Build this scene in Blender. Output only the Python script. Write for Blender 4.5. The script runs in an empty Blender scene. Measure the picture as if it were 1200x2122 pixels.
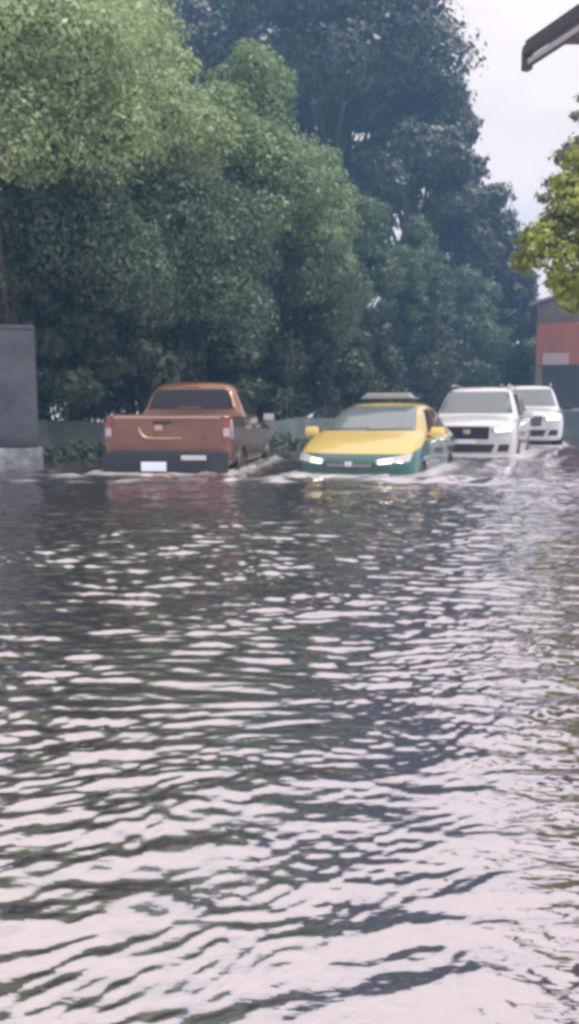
import bpy, bmesh, math, random
import numpy as np
from mathutils import Vector, Matrix
from mathutils.bvhtree import BVHTree
R = math.radians
S = bpy.context.scene
COL = S.collection
random.seed(7)

# ------------------------------------------------------------------ camera
F_PX, W_PX, H_PX, HORIZON = 1700.0, 1200.0, 2122.0, 865.0
EYE = 0.80                                     # metres above the water (water surface is z = 0)
PITCH = math.atan((H_PX / 2 - HORIZON) / F_PX)
cd = bpy.data.cameras.new('camera'); cam = bpy.data.objects.new('camera', cd); COL.objects.link(cam)
cam.location = (0, 0, EYE); cam.rotation_euler = (R(90) - PITCH, 0, 0)
cd.sensor_fit = 'VERTICAL'; cd.sensor_height = 36; cd.lens = 36 * F_PX / H_PX
cd.clip_start = 0.05; cd.clip_end = 2000
S.camera = cam

def at(px, py, Y):
    """world point seen at photo pixel (px, py) at distance Y in front of the camera"""
    dx = (px - W_PX / 2) / F_PX; dz = -(py - H_PX / 2) / F_PX
    c, s = math.cos(PITCH), math.sin(PITCH)
    fy = c + dz * s; fz = -s + dz * c
    t = Y / fy
    return Vector((dx * t, Y, EYE + fz * t))

# ------------------------------------------------------------------ sky, sun, exposure
SUN_EL, SUN_AZ = 68, 118                        # degrees; azimuth from +Y towards +X
w = bpy.data.worlds.new('World'); S.world = w; w.use_nodes = True
nt = w.node_tree; nt.nodes.clear()
N = nt.nodes.new; L = nt.links.new
out = N('ShaderNodeOutputWorld'); bg = N('ShaderNodeBackground'); bg.inputs[1].default_value = 0.10
sky = N('ShaderNodeTexSky'); sky.sky_type = 'NISHITA'; sky.sun_disc = False
sky.sun_elevation = R(SUN_EL); sky.sun_rotation = R(SUN_AZ); sky.air_density = 1.5; sky.dust_density = 3
tc = N('ShaderNodeTexCoord'); mp = N('ShaderNodeMapping'); mp.inputs['Scale'].default_value = (1, 1, 2.6)
nz = N('ShaderNodeTexNoise'); nz.inputs['Scale'].default_value = 2.6; nz.inputs['Detail'].default_value = 5
cr = N('ShaderNodeValToRGB')
cr.color_ramp.elements[0].position = .34; cr.color_ramp.elements[0].color = (.80, .73, .70, 1)
cr.color_ramp.elements[1].position = .62; cr.color_ramp.elements[1].color = (1.05, .90, .83, 1)
sc = N('ShaderNodeVectorMath'); sc.operation = 'SCALE'; sc.inputs['Scale'].default_value = 10.0
mx = N('ShaderNodeMix'); mx.data_type = 'RGBA'; mx.inputs[0].default_value = .93
L(tc.outputs['Generated'], mp.inputs[0]); L(mp.outputs[0], nz.inputs['Vector']); L(nz.outputs[0], cr.inputs[0])
L(cr.outputs[0], sc.inputs[0]); L(sky.outputs[0], mx.inputs[6]); L(sc.outputs[0], mx.inputs[7])
L(mx.outputs[2], bg.inputs[0]); L(bg.outputs[0], out.inputs[0])
sd = bpy.data.lights.new('sun', 'SUN'); sun = bpy.data.objects.new('sun', sd); COL.objects.link(sun)
sd.energy = 4.7; sd.angle = R(12); sd.color = (1, .95, .86)
_a = R(SUN_AZ); _e = R(SUN_EL)
sun.rotation_euler = Vector((math.sin(_a) * math.cos(_e), math.cos(_a) * math.cos(_e), math.sin(_e))).to_track_quat('Z', 'Y').to_euler()
S.view_settings.view_transform = 'Standard'; S.view_settings.look = 'None'
S.view_settings.exposure = 0.45; S.view_settings.gamma = 1
S.render.engine = 'CYCLES'
S.cycles.filter_width = 3.5

# ------------------------------------------------------------------ helpers
def mat(name, color=(.5, .5, .5), rough=.5, metal=0, spec=None, ior=None, coat=0, emit=None, estr=0, noise=None, bump=None):
    m = bpy.data.materials.new(name); m.use_nodes = True
    t = m.node_tree; b = t.nodes['Principled BSDF']
    b.inputs['Base Color'].default_value = (*color, 1); b.inputs['Roughness'].default_value = rough
    b.inputs['Metallic'].default_value = metal; b.inputs['Coat Weight'].default_value = coat
    b.inputs['Coat Roughness'].default_value = .06
    if ior: b.inputs['IOR'].default_value = ior
    if emit: b.inputs['Emission Color'].default_value = (*emit, 1); b.inputs['Emission Strength'].default_value = estr
    if noise:                                   # (scale, second colour, low, high)
        tx = t.nodes.new('ShaderNodeTexCoord'); n = t.nodes.new('ShaderNodeTexNoise'); r = t.nodes.new('ShaderNodeValToRGB')
        n.inputs['Scale'].default_value = noise[0]; n.inputs['Detail'].default_value = 8; n.inputs['Roughness'].default_value = .65
        r.color_ramp.elements[0].position = noise[2]; r.color_ramp.elements[1].position = noise[3]
        r.color_ramp.elements[0].color = (*noise[1], 1); r.color_ramp.elements[1].color = (*color, 1)
        t.links.new(tx.outputs['Object'], n.inputs['Vector']); t.links.new(n.outputs[0], r.inputs[0]); t.links.new(r.outputs[0], b.inputs['Base Color'])
    if bump:
        n = t.nodes.new('ShaderNodeTexNoise'); n.inputs['Scale'].default_value = bump[0]; n.inputs['Detail'].default_value = 6
        tx = t.nodes.new('ShaderNodeTexCoord'); t.links.new(tx.outputs['Object'], n.inputs['Vector'])
        bp = t.nodes.new('ShaderNodeBump'); bp.inputs['Strength'].default_value = bump[1]; bp.inputs['Distance'].default_value = .02
        t.links.new(n.outputs[0], bp.inputs['Height']); t.links.new(bp.outputs[0], b.inputs['Normal'])
    return m

def tag(o, label=None, cat=None, group=None, kind=None):
    if label: o['label'] = label
    if cat: o['category'] = cat
    if group: o['group'] = group
    if kind: o['kind'] = kind
    return o

def empty(name, loc=(0, 0, 0), rz=0, label=None, cat=None, group=None):
    o = bpy.data.objects.new(name, None); COL.objects.link(o); o.location = loc; o.rotation_euler = (0, 0, rz)
    o.empty_display_size = .2
    return tag(o, label, cat, group)

def link(name, me, m=None, parent=None, smooth=None):
    o = bpy.data.objects.new(name, me); COL.objects.link(o)
    if m and not me.materials: me.materials.append(m)
    if smooth is not None:
        me.polygons.foreach_set('use_smooth', [True] * len(me.polygons)); me.set_sharp_from_angle(angle=R(smooth))
    if parent: o.parent = parent
    return o

def bm_link(name, bm, m, parent=None, smooth=None):
    bmesh.ops.recalc_face_normals(bm, faces=bm.faces)
    me = bpy.data.meshes.new(name); bm.to_mesh(me); bm.free()
    return link(name, me, m, parent, smooth)

def add_box(bm, c, s, rot=None, bevel=0, taper=None):
    r = bmesh.ops.create_cube(bm, size=1)
    vs = r['verts']
    for v in vs:
        v.co = Vector((v.co.x * s[0], v.co.y * s[1], v.co.z * s[2]))
        if taper and v.co.z > 0: v.co.x *= taper[0]; v.co.y *= taper[1]
    if bevel:
        es = list({e for v in vs for e in v.link_edges})
        q = bmesh.ops.bevel(bm, geom=es, offset=bevel, segments=2, affect='EDGES', profile=.6)
        vs = list({v for v in q['verts']} | {v for v in vs if v.is_valid})
    M = Matrix.Translation(Vector(c)) @ (rot if rot is not None else Matrix.Identity(4))
    for v in vs: v.co = M @ v.co

def add_tube(bm, pts, rads, seg=8, cap=True):
    rings = []
    for i, p in enumerate(pts):
        p = Vector(p)
        d = (Vector(pts[min(i + 1, len(pts) - 1)]) - Vector(pts[max(i - 1, 0)])).normalized()
        a = d.orthogonal().normalized() if i == 0 else (a - d * a.dot(d)).normalized()
        b = d.cross(a)
        r = rads[i] if hasattr(rads, '__len__') else rads
        rings.append([bm.verts.new(p + (a * math.cos(2 * math.pi * k / seg) + b * math.sin(2 * math.pi * k / seg)) * r) for k in range(seg)])
    for A, B in zip(rings, rings[1:]):
        for k in range(seg): bm.faces.new((A[k], A[(k + 1) % seg], B[(k + 1) % seg], B[k]))
    if cap: bm.faces.new(rings[0][::-1]); bm.faces.new(rings[-1])

def lathe_x(bm, prof, seg=28, c=(0, 0, 0)):
    """prof = [(x, r)...] turned about the x axis"""
    rings = []
    for x, r in prof:
        rings.append([bm.verts.new((c[0] + x, c[1] + r * math.cos(2 * math.pi * k / seg), c[2] + r * math.sin(2 * math.pi * k / seg))) for k in range(seg)])
    for A, B in zip(rings, rings[1:]):
        for k in range(seg): bm.faces.new((A[k], A[(k + 1) % seg], B[(k + 1) % seg], B[k]))
    bm.faces.new(rings[0][::-1]); bm.faces.new(rings[-1])

# ------------------------------------------------------------------ WATER (real displaced surface, finest near the shore we stand on)
def build_water():
    rg = np.random.default_rng(11)
    def angs():
        a = list(np.arange(-34, 34, .11)); a += list(np.arange(38, 322, 2.0)); return np.radians(np.array(a))
    A = angs()
    rr = [.30]
    while rr[-1] < 45: rr.append(rr[-1] * 1.0038)
    while rr[-1] < 150: rr.append(rr[-1] * 1.05)
    r = np.array(rr)
    X = r[:, None] * np.sin(A)[None]; Y = r[:, None] * np.cos(A)[None]
    D = np.broadcast_to(r[:, None], X.shape)
    Z = np.zeros_like(X); foam = np.zeros_like(X)
    # domain warp so that crests wander
    wx = .12 * np.sin(.9 * X + 1.3 * Y + 1) + .07 * np.sin(2.7 * X - 1.9 * Y + 2) + .03 * np.sin(6.1 * X + 4.7 * Y)
    wy = .12 * np.sin(1.1 * Y - .8 * X + 4) + .06 * np.sin(2.3 * Y + 2.9 * X + 1) + .03 * np.sin(5.7 * Y - 5.3 * X)
    x = X + wx; y = Y + wy
    def gust(k, ph, lo, hi):                     # calm and ruffled patches
        g = np.sin(k * x * .8 + ph) * np.sin(k * y * .55 + 2 * ph) + .6 * np.sin(k * 1.9 * x - k * 1.3 * y + 3 * ph) * np.sin(k * 1.7 * y + ph)
        g = np.clip(.5 + .5 * g, 0, 1); return lo + (hi - lo) * g
    # open, livelier water in the middle of the street; calmer by the right-hand kerb
    side = 1 / (1 + np.exp((X - .17 * Y - .55) / .6))
    lively = .66 + .34 * np.maximum(side, np.clip((Y - 4) / 3, 0, 1))
    near = np.clip((Y - .8) / 4.0, 0, 1)
    bands = [(1.1, 2.0, 12, .006, .8), (.5, .95, 16, .008, 1.4), (.27, .45, 26, .022, 2.3), (.13, .23, 48, .090, 3.9), (.065, .12, 56, .122, 5.2), (.034, .06, 44, .085, 5.5)]
    for bi, (l0, l1, n, slope, gk) in enumerate(bands):
        H = np.zeros_like(X)
        for i in range(n):
            lam = l0 * (l1 / l0) ** rg.random(); k = 2 * math.pi / lam
            th = rg.normal(0, (.2, .25, .3, .26, .36, .5)[bi]) if i % 7 else rg.uniform(-1.2, 1.2)
            kx, ky = k * math.sin(th), k * math.cos(th)
            ph = rg.uniform(0, 2 * math.pi)
            s_ = np.sin(kx * x + ky * y + ph)
            H += s_ / k
        H *= slope * math.sqrt(2.0 / n)
        if l1 < .5:                              # peaked crests, flat troughs
            a = H.std() * 2.0; H = a * (np.exp(np.clip(H / a, -3, 1.4)) - 1) * .88
        fade = np.clip(1.6 - (D * .0038) / (l0 * .50), 0, 1)
        amp = gust(gk * .6, bi * 1.7 + .5, .42 * near + .18, 1.28)
        lim = 2.2 * H.std(); H = lim * np.tanh(H / lim)
        Z += H * fade * amp * lively * ((.74 if bi < 3 else 1.10) + (.80 if bi < 3 else .46) * near) * (1 - .10 * np.clip((Y - 5) / 3, 0, 1) * side)
    # wakes and bow waves thrown by the vehicles
    def ridge(x0, y0, x1, y1, wd, h, wob=.12):
        d = np.array([x1 - x0, y1 - y0]); ln = math.hypot(*d); d = d / ln
        t = (X - x0) * d[0] + (Y - y0) * d[1]; q = -(X - x0) * d[1] + (Y - y0) * d[0] + wob * np.sin(t * 2.1 + x0) + .05 * np.sin(t * 6 + 1)
        end = 1 / (1 + np.exp(-(t) / .3)) * 1 / (1 + np.exp((t - ln) / .3))
        brk = .62 + .38 * np.sin(t * 3.1 + 4 * x0) * np.sin(t * 7.3 + x0)
        return h * np.exp(-(q / (wd * (.75 + .35 * np.sin(t * 1.7 + y0)))) ** 2) * end * brk
    for x0, y0, x1, y1, wd, h in [(-6.0, 10.4, -.6, 10.75, .30, .08), (-5.5, 9.7, 2.6, 10.3, .24, .06), (-.4, 10.5, 3.0, 10.1, .26, .055),
                                  (1.9, 10.9, 3.4, 13.4, .18, .03), (-3.0, 11.2, -4.6, 8.4, .25, .03), (-.7, 11.3, 1.4, 8.1, .22, .025),
                                  (2.2, 9.9, 5.5, 12.2, .22, .028), (2.5, 16.6, 6.0, 16.9, .2, .04), (5.0, 21.8, 8.4, 21.6, .2, .035), (-5, 7.2, -1.2, 6.9, .16, .016)]:
        rd = ridge(x0, y0, x1, y1, wd, 1.0); Z += rd * h; foam = np.maximum(foam, rd * min(1, h / .055))
    for cx, cy, yaw, hx, hy in [(-1.55, 14.2, -6, .95, 2.65), (1.5, 13.1, -19, .9, 2.3), (4.5, 18.9, -20, .95, 2.4), (7.3, 25, -17, .95, 2.4)]:
        a_ = R(yaw); u_ = (X - cx) * math.cos(a_) + (Y - cy) * math.sin(a_); v_ = -(X - cx) * math.sin(a_) + (Y - cy) * math.cos(a_)
        dd = np.hypot(np.maximum(np.abs(u_) - hx, 0), np.maximum(np.abs(v_) - hy, 0)); foam = np.maximum(foam, np.exp(-(dd / .32) ** 2) * .95)
        Z += .04 * np.cos(dd * 12) * np.exp(-dd / .7)
    nr, na = X.shape
    co = np.stack([X, Y, Z], -1).reshape(-1, 3)
    co = np.vstack([co, [[0, 0, 0]]]); c = len(co) - 1
    i = np.arange(nr - 1)[:, None]; j = np.arange(na)[None]; j2 = (j + 1) % na
    quads = np.stack([i * na + j, (i + 1) * na + j, (i + 1) * na + j2, i * na + j2], -1).reshape(-1, 4)[:, ::-1]
    tris = np.array([[c, jj, (jj + 1) % na] for jj in range(na)])[:, ::-1]
    me = bpy.data.meshes.new('water')
    me.vertices.add(len(co)); me.vertices.foreach_set('co', co.astype(np.float32).ravel())
    lv = np.concatenate([quads.ravel(), tris.ravel()])
    me.loops.add(len(lv)); me.loops.foreach_set('vertex_index', lv.astype(np.int32))
    ls = np.concatenate([np.arange(len(quads)) * 4, len(quads) * 4 + np.arange(len(tris)) * 3])
    me.polygons.add(len(ls)); me.polygons.foreach_set('loop_start', ls.astype(np.int32))
    me.update(calc_edges=True); me.validate()
    at_ = me.attributes.new('churn', 'FLOAT', 'POINT'); at_.data.foreach_set('value', np.append(foam.ravel(), 0).astype(np.float32))
    me.polygons.foreach_set('use_smooth', [True] * len(me.polygons))
    m = bpy.data.materials.new('flood water'); m.use_nodes = True; t = m.node_tree; b = t.nodes['Principled BSDF']
    b.inputs['Base Color'].default_value = (.075, .06, .072, 1); b.inputs['Roughness'].default_value = .04
    b.inputs['IOR'].default_value = 1.8
    gl = t.nodes.new('ShaderNodeBsdfGlossy'); gl.inputs['Roughness'].default_value = .04; gl.inputs['Color'].default_value = (.99, .93, .965, 1)
    ms = t.nodes.new('ShaderNodeMixShader'); ms.inputs[0].default_value = .67; om = t.nodes['Material Output']
    t.links.new(b.outputs[0], ms.inputs[1]); t.links.new(gl.outputs[0], ms.inputs[2])
    # churned, aerated water and scum carried by the wakes
    fa = t.nodes.new('ShaderNodeAttribute'); fa.attribute_name = 'churn'
    fn = t.nodes.new('ShaderNodeTexNoise'); fn.inputs['Scale'].default_value = 3.2; fn.inputs['Detail'].default_value = 7; fn.inputs['Roughness'].default_value = .7
    fm = t.nodes.new('ShaderNodeMapping'); fm.inputs['Scale'].default_value = (.35, 1, 1); ft = t.nodes.new('ShaderNodeTexCoord')
    t.links.new(ft.outputs['Object'], fm.inputs[0]); t.links.new(fm.outputs[0], fn.inputs['Vector'])
    fs = t.nodes.new('ShaderNodeMath'); fs.operation = 'MULTIPLY_ADD'; fs.inputs[1].default_value = .95; t.links.new(fa.outputs['Fac'], fs.inputs[0]); t.links.new(fn.outputs[0], fs.inputs[2])
    fr_ = t.nodes.new('ShaderNodeMapRange'); fr_.inputs[1].default_value = .95; fr_.inputs[2].default_value = 1.55; fr_.inputs[4].default_value = .72; t.links.new(fs.outputs[0], fr_.inputs[0])
    fb = t.nodes.new('ShaderNodeBsdfPrincipled'); fb.inputs['Base Color'].default_value = (.46, .45, .47, 1); fb.inputs['Roughness'].default_value = .35
    m2 = t.nodes.new('ShaderNodeMixShader'); t.links.new(fr_.outputs[0], m2.inputs[0]); t.links.new(ms.outputs[0], m2.inputs[1]); t.links.new(fb.outputs[0], m2.inputs[2])
    t.links.new(m2.outputs[0], om.inputs[0])
    tx = t.nodes.new('ShaderNodeTexCoord')
    mp = t.nodes.new('ShaderNodeMapping'); mp.inputs['Scale'].default_value = (.35, 1, 1)
    n1 = t.nodes.new('ShaderNodeTexNoise'); n1.inputs['Scale'].default_value = 13; n1.inputs['Detail'].default_value = 4; n1.inputs['Distortion'].default_value = .2
    bp = t.nodes.new('ShaderNodeBump'); bp.inputs['Strength'].default_value = .7; bp.inputs['Distance'].default_value = .008
    t.links.new(tx.outputs['Object'], mp.inputs[0]); t.links.new(mp.outputs[0], n1.inputs['Vector'])
    t.links.new(n1.outputs[0], bp.inputs['Height']); t.links.new(bp.outputs[0], b.inputs['Normal']); t.links.new(bp.outputs[0], gl.inputs['Normal'])
    tag(link('water', me, m), kind='structure')
build_water()

# road bed and ground beneath the flood
def sheet(name, pts, m):
    bm = bmesh.new(); vs = [bm.verts.new(p) for p in pts]; bm.faces.new(vs)
    return tag(bm_link(name, bm, m), kind='structure')
M_asphalt = mat('asphalt', (.05, .05, .05), .9, noise=(3, (.03, .03, .03), .4, .6))
M_soil = mat('wet soil', (.05, .045, .03), .9, noise=(1.5, (.02, .03, .012), .4, .6))
sheet('ground', [(-150, -150, -.60), (150, -150, -.60), (150, 150, -.60), (-150, 150, -.60)], M_soil)
sheet('road', [(-5, -30, -.45), (4.5, -30, -.45), (4.5, 10, -.45), (12.5, 45, -.30), (3, 45, -.30), (-5, 10, -.45)], M_asphalt)

# ------------------------------------------------------------------ MATERIALS
def paint_two_tone(name, top, low, zsplit):
    m = mat(name, top, .32, .15, coat=1)
    t = m.node_tree; b = t.nodes['Principled BSDF']
    tx = t.nodes.new('ShaderNodeTexCoord'); sx = t.nodes.new('ShaderNodeSeparateXYZ'); r = t.nodes.new('ShaderNodeMath'); r.operation = 'GREATER_THAN'
    r.inputs[1].default_value = zsplit
    mi = t.nodes.new('ShaderNodeMix'); mi.data_type = 'RGBA'; mi.inputs[6].default_value = (*low, 1); mi.inputs[7].default_value = (*top, 1)
    t.links.new(tx.outputs['Object'], sx.inputs[0]); t.links.new(sx.outputs[2], r.inputs[0])
    yr = t.nodes.new('ShaderNodeMapRange'); yr.inputs[1].default_value = .35; yr.inputs[2].default_value = 1.15; yr.inputs[3].default_value = zsplit; yr.inputs[4].default_value = zsplit + .17
    t.links.new(sx.outputs[1], yr.inputs[0]); t.links.new(yr.outputs[0], r.inputs[1]); t.links.new(r.outputs[0], mi.inputs[0])
    t.links.new(mi.outputs[2], b.inputs['Base Color'])
    return m
P_copper = mat('copper orange metallic paint', (.25, .11, .068), .24, .6, coat=1, noise=(2.2, (.17, .075, .05), .35, .65))
P_taxi = paint_two_tone('taxi paint', (.50, .36, .11), (.01, .075, .065), .76)
P_white = mat('white paint', (.52, .51, .56), .3, 0, coat=1, noise=(3, (.45, .44, .47), .35, .6))
M_glass = mat('dark tinted glass', (.012, .012, .018), .05, 0, ior=1.45)
M_shield = mat('windscreen glass', (.10, .115, .13), .08, 0, ior=2.2)
M_black = mat('black plastic', (.018, .018, .024), .45)
M_navy = mat('dark bumper plastic', (.012, .014, .026), .5)
M_tyre = mat('tyre rubber', (.02, .02, .02), .8)
M_rim = mat('alloy rim', (.55, .55, .58), .3, .8)
M_chrome = mat('chrome trim', (.72, .70, .70), .2, .9)
M_red = mat('red lamp lens', (.20, .035, .04), .15, coat=1)
M_clear = mat('clear lamp lens', (.34, .33, .36), .12, 0, coat=1)
M_plate = mat('white number plate', (.62, .66, .78), .5)
M_lit_warm = mat('lit headlamp warm', (1, 1, .9), .3, emit=(1, .95, .62), estr=1.2)
M_lit_white = mat('lit headlamp white', (1, 1, 1), .3, emit=(.95, .97, 1), estr=1.5)
M_green_trim = mat('green bumper', (.02, .13, .11), .35, coat=.8)
M_seam = mat('door seam', (.02, .02, .02), .8)

# ------------------------------------------------------------------ VEHICLES
def evaluated(me, mods):
    o = bpy.data.objects.new('tmp', me); COL.objects.link(o); extra = []
    for kind, cfg in mods:
        md = o.modifiers.new(kind, kind)
        for k, v in cfg.items(): setattr(md, k, v)
        if kind == 'BOOLEAN': extra.append(cfg['object'])
    dg = bpy.context.evaluated_depsgraph_get(); dg.update()
    r = bpy.data.meshes.new_from_object(o.evaluated_get(dg))
    bpy.data.objects.remove(o)
    return r

def cage(stations):
    """stations: (y, [(x, z) x 8]) half sections from sill (0) to centre top (7) -> closed cage mesh"""
    bm = bmesh.new(); rows = []
    for y, pr in stations:
        ring = [bm.verts.new((x, y, z)) for x, z in pr]                      # right, up to the centre
        ring += [bm.verts.new((-x, y, z)) for x, z in pr[-2::-1]]            # left, down to the sill
        ring.append(bm.verts.new((0, y, pr[0][1])))                          # bottom centre
        rows.append(ring)
    n = len(rows[0])
    for A, B in zip(rows, rows[1:]):
        for k in range(n): bm.faces.new((A[k], A[(k + 1) % n], B[(k + 1) % n], B[k]))
    h = len(stations[0][1]) - 1
    for ring in (rows[0], rows[-1]):
        for i in range(h - 1): bm.faces.new((ring[i], ring[i + 1], ring[2 * h - i - 1], ring[2 * h - i]))
        bm.faces.new((ring[h - 1], ring[h], ring[h + 1])); bm.faces.new((ring[0], ring[2 * h], ring[2 * h + 1]))
    bmesh.ops.recalc_face_normals(bm, faces=bm.faces)
    me = bpy.data.meshes.new('cage'); bm.to_mesh(me); bm.free(); return me

def shell(stations, bow_front=.10, bow_rear=.06, levels=2):
    me = evaluated(cage(stations), [('SUBSURF', {'levels': levels, 'render_levels': levels})])
    y0, y1 = stations[0][0], stations[-1][0]
    for v in me.vertices:
        q = (v.co.x / .9) ** 2
        f = max(0, 1 - (v.co.y - y0) / .9); b = max(0, 1 - (y1 - v.co.y) / .7)
        v.co.y += bow_front * q * f - bow_rear * q * b
    return me

def cut(me, cutters):
    """subtract cutters (bmesh) one after the other"""
    for bm in cutters:
        c = bpy.data.meshes.new('cut'); bmesh.ops.recalc_face_normals(bm, faces=bm.faces); bm.to_mesh(c); bm.free()
        co = bpy.data.objects.new('cut', c); COL.objects.link(co)
        me = evaluated(me, [('BOOLEAN', {'operation': 'DIFFERENCE', 'object': co, 'solver': 'EXACT'})])
        bpy.data.objects.remove(co)
    return me

class Caster:
    def __init__(self, *meshes):
        bm = bmesh.new()
        for m in meshes: bm.from_mesh(m)
        self.t = BVHTree.FromBMesh(bm); bm.free()
    def hit(self, side, a, b):
        if side == 'front': o, d = Vector((a, -9, b)), Vector((0, 1, 0))
        elif side == 'rear': o, d = Vector((a, 9, b)), Vector((0, -1, 0))
        elif side == 'right': o, d = Vector((9, a, b)), Vector((-1, 0, 0))
        elif side == 'left': o, d = Vector((-9, a, b)), Vector((1, 0, 0))
        else: o, d = Vector((a, b, 9)), Vector((0, 0, -1))
        p, n, i, dist = self.t.ray_cast(o, d)
        if p is None:
            p, n, i, dist = self.t.find_nearest(o + d * (9 - .9))
        if n.dot(d) > 0: n = -n
        return p, n, d

def patch(cs, side, quad, off=.006, thick=.03, nu=10, nv=6, bm=None):
    """a panel laid on the bodywork: quad = 4 corners (a,b) in the side's own plane; real thickness"""
    own = bm is None
    if own: bm = bmesh.new()
    q = [Vector(p) for p in quad]; top, bot = [], []
    for i in range(nu + 1):
        u = i / nu; r1, r2 = [], []
        for j in range(nv + 1):
            v = j / nv
            p2 = (q[0] * (1 - u) + q[1] * u) * (1 - v) + (q[3] * (1 - u) + q[2] * u) * v
            p, n, d = cs.hit(side, p2.x, p2.y)
            r1.append(bm.verts.new(p - d * off)); r2.append(bm.verts.new(p + d * (thick - off)))
        top.append(r1); bot.append(r2)
    for i in range(nu):
        for j in range(nv):
            bm.faces.new((top[i][j], top[i + 1][j], top[i + 1][j + 1], top[i][j + 1]))
            bm.faces.new((bot[i][j], bot[i][j + 1], bot[i + 1][j + 1], bot[i + 1][j]))
    for i in range(nu):
        bm.faces.new((top[i][0], bot[i][0], bot[i + 1][0], top[i + 1][0])); bm.faces.new((top[i][nv], top[i + 1][nv], bot[i + 1][nv], bot[i][nv]))
    for j in range(nv):
        bm.faces.new((top[0][j], top[0][j + 1], bot[0][j + 1], bot[0][j])); bm.faces.new((top[nu][j], bot[nu][j], bot[nu][j + 1], top[nu][j + 1]))
    return bm

def part(name, cs, side, quad, m, parent, **k):
    return bm_link(name, patch(cs, side, quad, **k), m, parent, 35)

def wheel(parent, x, y, r, wd, sgn):
    bm = bmesh.new()
    lathe_x(bm, [(-wd / 2, r * .62), (-wd / 2, r * .93), (-wd / 2 + .03, r), (wd / 2 - .03, r), (wd / 2, r * .93), (wd / 2, r * .62)], 32)
    hub = empty('wheel', (x, y, r)); hub.parent = parent
    bm_link('tyre', bm, M_tyre, hub, 40)
    bm = bmesh.new()
    xo = sgn * (wd / 2 - .01)
    lathe_x(bm, [(xo - sgn * .03, r * .64), (xo + sgn * .004, r * .64), (xo + sgn * .004, r * .57), (xo - sgn * .02, r * .55)], 32)
    for k in range(6):
        a = k * math.pi / 3
        add_box(bm, (xo, math.cos(a) * r * .3, math.sin(a) * r * .3), (.02, r * .6, .06), Matrix.Rotation(a, 4, 'X'))
    lathe_x(bm, [(xo - sgn * .02, r * .14), (xo + sgn * .016, r * .12)], 16)
    bm_link('rim', bm, M_rim, hub, 40)

def wheel_wells(ys, half, r, zc):
    res = []
    for y in ys:
        for s in (-1, 1):
            bm = bmesh.new(); lathe_x(bm, [(-.17, r), (.25, r)] if s > 0 else [(-.25, r), (.17, r)], 28, (s * (half - .10), y, zc)); res.append(bm)
    return res

def mirror(parent, x, y, z, m, sgn):
    e = empty('wing_mirror', (x, y, z)); e.parent = parent
    bm = bmesh.new(); add_box(bm, (sgn * .12, 0, .02), (.22, .11, .145), bevel=.035, taper=(.9, .8)); bm_link('mirror_shell', bm, m, e, 40)
    bm = bmesh.new(); add_box(bm, (sgn * .01, .01, -.045), (.10, .05, .035), bevel=.01); bm_link('mirror_arm', bm, M_black, e, 40)
    bm = bmesh.new(); add_box(bm, (sgn * .12, .057, .02), (.18, .008, .11), bevel=.003); bm_link('mirror_glass', bm, M_chrome, e)

def sec_hood(w_, zb, ze, zt):
    return [(w_ * .90, zb), (w_ * .98, zb + .10), (w_, (zb + ze) / 2 + .03), (w_ * .985, ze - .06), (w_ * .93, ze), (w_ * .80, zt - .01), (w_ * .45, zt + .015), (0, zt + .02)]
def sec_cab(w_, zb, belt, rx, zr):
    return [(w_ * .90, zb), (w_ * .98, zb + .10), (w_, (zb + belt) / 2 + .03), (w_ * .985, belt - .05), (w_ * .92, belt + .02), (rx, zr - .05), (rx * .80, zr), (0, zr + .02)]

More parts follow.
